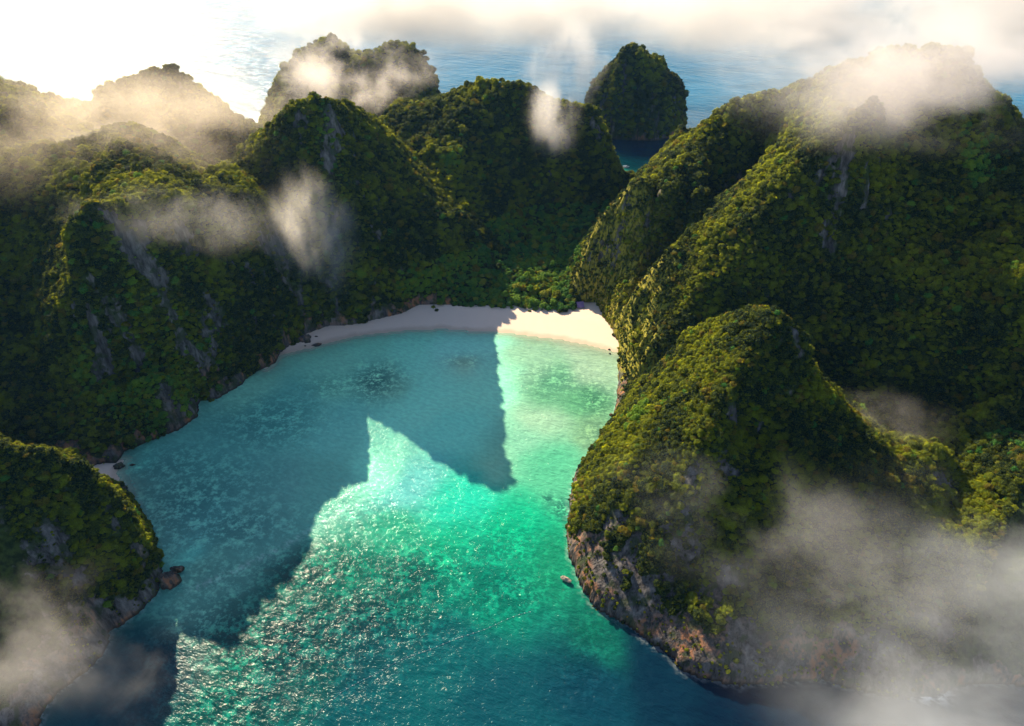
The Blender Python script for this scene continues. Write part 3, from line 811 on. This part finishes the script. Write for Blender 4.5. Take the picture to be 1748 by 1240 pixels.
for k_ in range(34):
    px = gr_rng.uniform(735, 985); py = gr_rng.uniform(405, 515) if k_ < 20 else gr_rng.uniform(518, 536)
    q = ground(px, py)
    if q[2] > 45: continue
    r_ = gr_rng.uniform(3.2, 5.6) if k_ < 20 else gr_rng.uniform(2.0, 3.2)
    place_tree((q[0], q[1], q[2] + r_ * 1.2), r_, (0, 0, gr_rng.uniform(0, 6)), protos[k_ % 6] if k_ % 3 else bright[k_ % 3],
               "tall tree in the shaded valley wood behind the beach" if k_ < 20 else "low bushy tree at the shaded upper edge of the beach",
               "trees in the valley wood" if k_ < 20 else "bushy trees along the top of the beach", 1.1)

# ------------------------------------------------------------------ boulders and islets
def flat_mat(name, c_, rough=.6, c2=None, sc=1.5):
    m, nt = new_mat(name); g = N(nt)
    g.out(g.bsdf(g.mix(g.noise(g.pos(), sc, 4), c_, c2 or tuple(x * .65 for x in c_)), rough).outputs[0]); return m
def boulder(name, loc, size, seed, label, category, rotz=0.0, under=0.0):
    bm = bmesh.new(); bmesh.ops.create_icosphere(bm, subdivisions=4, radius=1)
    off = Vector((seed * 3.7, seed * 1.3, seed))
    for v in bm.verts:
        n = v.co.normalized()
        d = 1 + .5 * mnoise.noise(n * 1.2 + off) + .22 * mnoise.noise(n * 3 + off) + .1 * mnoise.noise(n * 8 + off)
        c_ = n * d
        if under and c_.z < .25: c_.x *= 1 - under * min(1, (.25 - c_.z)); c_.y *= 1 - under * min(1, (.25 - c_.z))
        v.co = Vector((c_.x * size[0], c_.y * size[1], c_.z * size[2]))
    me = bpy.data.meshes.new(name); bm.to_mesh(me); bm.free(); me.materials.append(mat_rock)
    o = bpy.data.objects.new(name, me); C.objects.link(o); o.location = loc; o.rotation_euler = (0, 0, rotz)
    o['label'] = label; o['category'] = category
    return o
def g0(px, py, h=0.0): return Vector(at(px, py, h))
boulder('boulder', g0(519, 580, 1.5), (6.5, 3.6, 5.5), 1, "tall reddish boulder leaning at the left end of the beach", "boulder", .6)
boulder('boulder', g0(526, 583, 1), (3.6, 2.6, 2.6), 2, "dark boulder at the foot of the tall reddish one", "boulder", .2)
boulder('boulder', g0(541, 589, .5), (5.0, 2.2, 1.4), 3, "flat black boulder lying alone on the sand by the water", "boulder", .35)
boulder('boulder', g0(540, 575, 1), (1.6, 1.0, .9), 4, "small dark rock on the sand above the flat black boulder", "rock")
boulder('boulder', g0(521, 591, .3), (1.1, .8, .7), 5, "tiny dark rock left of the flat black boulder", "rock")
boulder('boulder', g0(203, 796, 1), (4.0, 3.0, 2.8), 6, "dark boulder at the upper end of the small cove beach", "boulder", .4)
boulder('boulder', g0(226, 794, .2), (2.0, 1.2, .9), 7, "small rock awash off the cove beach", "rock")
boulder('rock_islet', g0(288, 992, 2), (6.5, 6.5, 6.5), 8, "dark square islet touching the tip of the lower left headland", "islet", .1)
boulder('rock_islet', g0(303, 973, 1.5), (4.5, 2.2, 2.6), 9, "low black rock on top of the islet off the left headland", "rock", .1)
boulder('rock_islet', g0(966, 990, 1.2), (4.0, 2.0, 1.9), 10, "small pale undercut rock in the water off the right headland", "rock", -.5, .7).data.materials[0] = flat_mat("bleached_rock", (.34, .27, .21), .9)
boulder('boulder', g0(1040, 597, .2), (1.3, .9, .9), 11, "upper of two tiny dark rocks in the shallows near the right beach end", "rock")
boulder('boulder', g0(1041, 604, .2), (1.2, .9, .8), 12, "lower of two tiny dark rocks in the shallows near the right beach end", "rock")
boulder('boulder', g0(1043, 709, .3), (1.8, 1.5, 1.4), 13, "dark rock at the foot of the sunlit cliff nose", "rock")
boulder('rock_pinnacle', g0(430, 216, 4), (6.5, 6, 15), 14, "slim rock pinnacle in the glittering sea behind the left hills", "sea stack", 0)
boulder('rock_pinnacle', g0(470, 218, 4), (14, 9, 12), 15, "low craggy rock beside the foot of the misty far hill", "sea stack", 0)

# ------------------------------------------------------------------ hut, boats, buoy line
m_roof = flat_mat("violet_roof_sheet", (.22, .14, .30)); m_wood = flat_mat("weathered_wood", (.22, .15, .10), .8)
m_white = flat_mat("white_boat_paint", (.8, .78, .74), .35); m_red = flat_mat("pink_awning", (.62, .22, .20), .7); m_dark = flat_mat("dark_glass", (.03, .04, .05), .1)
m_straw = flat_mat("dry_grass", (.42, .30, .16), .9)
def box(bm, x0, x1, y0, y1, z0, z1):
    r_ = bmesh.ops.create_cube(bm, size=1)
    for v in r_['verts']: v.co = Vector(((x0 + x1) / 2 + v.co.x * (x1 - x0), (y0 + y1) / 2 + v.co.y * (y1 - y0), (z0 + z1) / 2 + v.co.z * (z1 - z0)))
def part(name, bm, mat, parent, bevel=0):
    me = bpy.data.meshes.new(name); bm.to_mesh(me); bm.free(); me.materials.append(mat)
    o = bpy.data.objects.new(name, me); C.objects.link(o); o.parent = parent
    if bevel:
        b = o.modifiers.new("bevel", 'BEVEL'); b.width = bevel; b.segments = 2
    return o
def root(name, loc, rz, label, category):
    t = bpy.data.objects.new(name, None); C.objects.link(t); t.location = loc; t.rotation_euler = (0, 0, rz)
    t['label'] = label; t['category'] = category; return t
q = g0(990, 524, 2.4)
hut = root('hut', q, .15, "small hut with a violet-blue roof at the right back corner of the beach", "hut")
bm = bmesh.new(); box(bm, -3, 3, -2, 2.2, 0, 2.7); part('wall', bm, m_wood, hut)
bm = bmesh.new(); box(bm, -.6, .6, -2.08, -2.0, 0, 2.1); part('door', bm, m_dark, hut)
bm = bmesh.new()
pr = [bm.verts.new(v) for v in [(-4, -5.2, 1.8), (4, -5.2, 1.8), (4, 1.5, 5.6), (-4, 1.5, 5.6), (4, 3.2, 3.4), (-4, 3.2, 3.4), (-4, -5.2, 2.0), (4, -5.2, 2.0), (4, 1.5, 5.8), (-4, 1.5, 5.8), (4, 3.2, 3.6), (-4, 3.2, 3.6)]]
for f in [(0, 1, 2, 3), (3, 2, 4, 5), (6, 9, 8, 7), (9, 11, 10, 8), (0, 6, 7, 1), (5, 4, 10, 11), (0, 3, 9, 6), (3, 5, 11, 9), (1, 7, 8, 2), (2, 8, 10, 4)]: bm.faces.new([pr[k] for k in f])
part('roof', bm, m_roof, hut)
for sx in (-3.6, 3.6):
    bm = bmesh.new(); box(bm, sx - .12, sx + .12, -4.9, -4.66, -1, 2.1); part('post', bm, m_wood, hut)

def boat(px, py, rz, L, W, label, mat_top):
    t = root('boat', g0(px, py, 0), rz, label, "boat")
    bm = bmesh.new()
    st = [(-.5, .36, .0), (-.3, .48, -.05), (0, .5, -.05), (.25, .4, .05), (.42, .2, .25), (.52, .02, .5)]
    rings = []
    for x, hw, lift in st:
        zt = 1.1 + lift * 1.4; zb = -.35 + max(0, lift) * 1.2
        rings.append([bm.verts.new(v) for v in [(x * L, -hw * W, zt), (x * L, -hw * W * .75, zb + .3), (x * L, 0, zb), (x * L, hw * W * .75, zb + .3), (x * L, hw * W, zt), (x * L, hw * W * .85, zt - .12), (x * L, 0, zt - .45), (x * L, -hw * W * .85, zt - .12)]])
    for a_, b_ in zip(rings[:-1], rings[1:]):
        for k in range(8): bm.faces.new((a_[k], a_[(k + 1) % 8], b_[(k + 1) % 8], b_[k]))
    bm.faces.new(rings[0]); bm.faces.new(rings[-1][::-1])
    part('hull', bm, m_white, t)
    bm = bmesh.new(); box(bm, -.38 * L, .18 * L, -.42 * W, .42 * W, 2.7, 2.85); part('canopy', bm, mat_top, t, .05)
    for x in (-.36, .15):
        for y in (-.38, .38):
            bm = bmesh.new(); box(bm, x * L - .06, x * L + .06, y * W - .06, y * W + .06, .7, 2.7); part('pole', bm, m_dark, t)
    bm = bmesh.new(); box(bm, .12 * L, .2 * L, -.3 * W, .3 * W, .8, 1.7); part('windscreen', bm, m_dark, t, .05)
    bm = bmesh.new(); box(bm, -.56 * L, -.5 * L, -.12 * W, .12 * W, .1, 1.3); part('motor', bm, m_dark, t, .05)
boat(1068, 286, .2, 12, 3.6, "white boat moored in the lagoon behind the beach hills", m_white)
boat(1076, 306, 1.9, 14, 4.0, "boat with a pink awning near the rocks of the lagoon", m_red)

bl = root('buoy_line', (0, 0, 0), 0, "long thin line of tiny pale buoys curving across the lower bay", "buoy line")
pts = [at(*p_) for p_ in [(905, 1045), (860, 1060), (800, 1085), (740, 1105), (680, 1130), (620, 1160), (580, 1185), (545, 1215), (520, 1245)]]
ln = sample_line([(p_[0], p_[1], .05) for p_ in pts], .8)
wv = .8 * np.sin(np.arange(len(ln)) * .13)
bm = bmesh.new(); prev = None
for k in range(0, len(ln), 3):
    x, y = ln[k, 0] + wv[k] * .4, ln[k, 1] + wv[k]
    ring = [bm.verts.new((x, y + dy, .06 + dz)) for dy, dz in ((-.05, 0), (.05, 0), (0, .08))]
    if prev:
        for q_ in range(3): bm.faces.new((prev[q_], prev[(q_ + 1) % 3], ring[(q_ + 1) % 3], ring[q_]))
    prev = ring
part('rope', bm, m_white, bl)
bm = bmesh.new()
for k in range(0, len(ln), 5):
    x, y = ln[k, 0] + wv[k] * .4, ln[k, 1] + wv[k]
    r_ = bmesh.ops.create_icosphere(bm, subdivisions=1, radius=.32)
    for v in r_['verts']: v.co += Vector((x, y, .12))
o = part('buoys', bm, m_white, bl); o['kind'] = 'stuff'
#@@CLOUDS

# ------------------------------------------------------------------ clouds and haze
def cloud_mat(name, density, nscale, cover, aniso=.4, col=(.96, .90, .89), soft=.3, stretch=(1, 1, 1), detail=5):
    m, nt = new_mat(name); g = N(nt)
    tc = g.n("ShaderNodeTexCoord").outputs['Object']
    ln_ = g.n("ShaderNodeVectorMath", operation='LENGTH'); g.l(tc, ln_.inputs[0])
    fall = g.ramp(ln_.outputs['Value'], .97, .0)
    p = g.scaled(g.pos(), stretch)
    wp = g.n("ShaderNodeTexNoise"); wp.inputs['Scale'].default_value = nscale * .55; wp.inputs['Detail'].default_value = 2
    g.l(p, wp.inputs['Vector'])
    sh = g.n("ShaderNodeVectorMath", operation='MULTIPLY_ADD'); g.l(wp.outputs['Color'], sh.inputs[0]); sh.inputs[1].default_value = (.9 / nscale,) * 3; g.l(p, sh.inputs[2])
    n = g.ramp(g.noise(sh.outputs[0], nscale, detail, .66), .30, .70)
    d = g.math('SUBTRACT', n, g.math('SUBTRACT', 1.0 - cover, g.math('MULTIPLY', fall, .42)))
    d = g.math('MULTIPLY', g.ramp(d, 0.0, soft), g.ramp(fall, 0.0, .7))
    v = g.n("ShaderNodeVolumePrincipled")
    v.inputs['Color'].default_value = (*col, 1); v.inputs['Anisotropy'].default_value = aniso
    g.l(g.math('MULTIPLY', d, density), v.inputs['Density'])
    g.out(None, v.outputs[0])
    return m
def cloud(loc, size, mat, label, rot=(0, 0, 0), seed=1, name='cloud'):
    bm = bmesh.new(); bmesh.ops.create_icosphere(bm, subdivisions=3, radius=1.0)
    for v in bm.verts: v.co = v.co * (.93 + .12 * mnoise.noise(v.co * 1.5 + Vector((seed, 0, 0))))
    me = bpy.data.meshes.new(name); bm.to_mesh(me); bm.free(); me.materials.append(mat)
    o = bpy.data.objects.new(name, me); C.objects.link(o)
    o.location = loc; o.scale = size; o.rotation_euler = rot
    o['label'] = label; o['category'] = 'cloud'
    return o
cm_thin = cloud_mat("thin_mist", .006, .018, .46, soft=.7)
cm_mid = cloud_mat("mist", .013, .017, .50, soft=.8, col=(.92, .83, .80))
cm_plume = cloud_mat("plume_vapour", .022, .030, .60, soft=.8, stretch=(1.0, 1.2, .5))
cm_corner = cloud_mat("corner_vapour", .011, .012, .60, soft=.7, stretch=(.8, 1, 1.2), col=(.98, .95, .96))
cm_dense = cloud_mat("cloud_vapour", .015, .012, .60, col=(.90, .83, .82), soft=.6, stretch=(.8, 1, 1.2))
cm_gold = cloud_mat("golden_mist", .006, .008, .66, .55, (.95, .82, .70), soft=.7)
cm_bank = cloud_mat("cloud_bank_vapour", .010, .0070, .84, .5, (.84, .79, .77), soft=.7)
# far bank over the sea
cloud(at(620, 0, 175), (330, 300, 125), cm_bank, "pale cloud bank over the far sea, left of the middle", seed=1)
cloud(at(860, 5, 175), (470, 330, 130), cm_bank, "pale cloud bank over the far sea, top middle", seed=2)
cloud(at(1280, 10, 175), (470, 330, 140), cm_bank, "pale cloud bank over the sea behind the round stack", seed=21)
cloud(at(1760, 20, 175), (470, 330, 160), cm_bank, "pale cloud bank at the top right over the sea", seed=3)
cloud(at(968, 115, 110), (130, 120, 120), cloud_mat("mist_column", .012, .014, .52, soft=.7, stretch=(1.3, 1.3, .6)), "ragged curtain of mist hanging from the bank left of the round stack", seed=4)
cloud(at(150, 225, 170), (340, 220, 90), cm_gold, "wide golden mist lying on the hills at the upper left", seed=5)
cloud(at(80, 280, 150), (210, 100, 70), cm_mid, "thick streak of mist in front of the upper left hills", seed=51)
cloud(at(590, 125, 165), (190, 110, 95), cm_mid, "warm mist wrapped round the far flat-topped hill", seed=6)
cloud(at(942, 205, 150), (52, 46, 70), cm_plume, "small wisp dropping over the right shoulder of the middle hill", seed=7)
cloud(at(535, 405, 108), (68, 52, 96), cm_plume, "upright plume of mist in front of the left cliffs", seed=8)
cloud(at(300, 375, 165), (140, 54, 46), cm_thin, "faint veil along the top of the left cliff hill", seed=9)
cloud(at(1540, 115, 275), (220, 125, 84), cm_dense, "cloud cap covering the summit of the largest mountain", seed=10)
cloud(at(1740, 1110, 120), (175, 130, 90), cm_corner, "thick bank of mist in the lower right corner", seed=11)
cloud(at(1390, 935, 125), (170, 70, 44), cm_thin, "long wisp drifting across the front of the right headland", rot=(0, .15, -.3), seed=12)
cloud(at(1640, 1240, 60), (120, 70, 46), cm_corner, "low mist over the water at the lower right corner", seed=17)
cloud(at(70, 1080, 95), (96, 58, 44), cm_mid, "brownish mist over the lower left headland", seed=13)
cloud(at(215, 1130, 30), (70, 60, 26), cm_thin, "faint mist over the dark water beside the lower left headland", seed=14)
cloud(at(1520, 710, 70), (70, 50, 42), cm_thin, "dim wisp in the dark hollow behind the right headland", seed=15)

hz, nt = new_mat("sea_haze"); g = N(nt)
v = g.n("ShaderNodeVolumePrincipled"); v.inputs['Color'].default_value = (.25, .55, 1.0, 1); v.inputs['Density'].default_value = .000012; v.inputs['Anisotropy'].default_value = .3
g.out(None, v.outputs[0])
bm = bmesh.new(); box(bm, -4500, 4500, -500, 6000, -8, 440)
me = bpy.data.meshes.new('haze'); bm.to_mesh(me); bm.free(); me.materials.append(hz)
o = bpy.data.objects.new('haze', me); C.objects.link(o); o['kind'] = 'stuff'
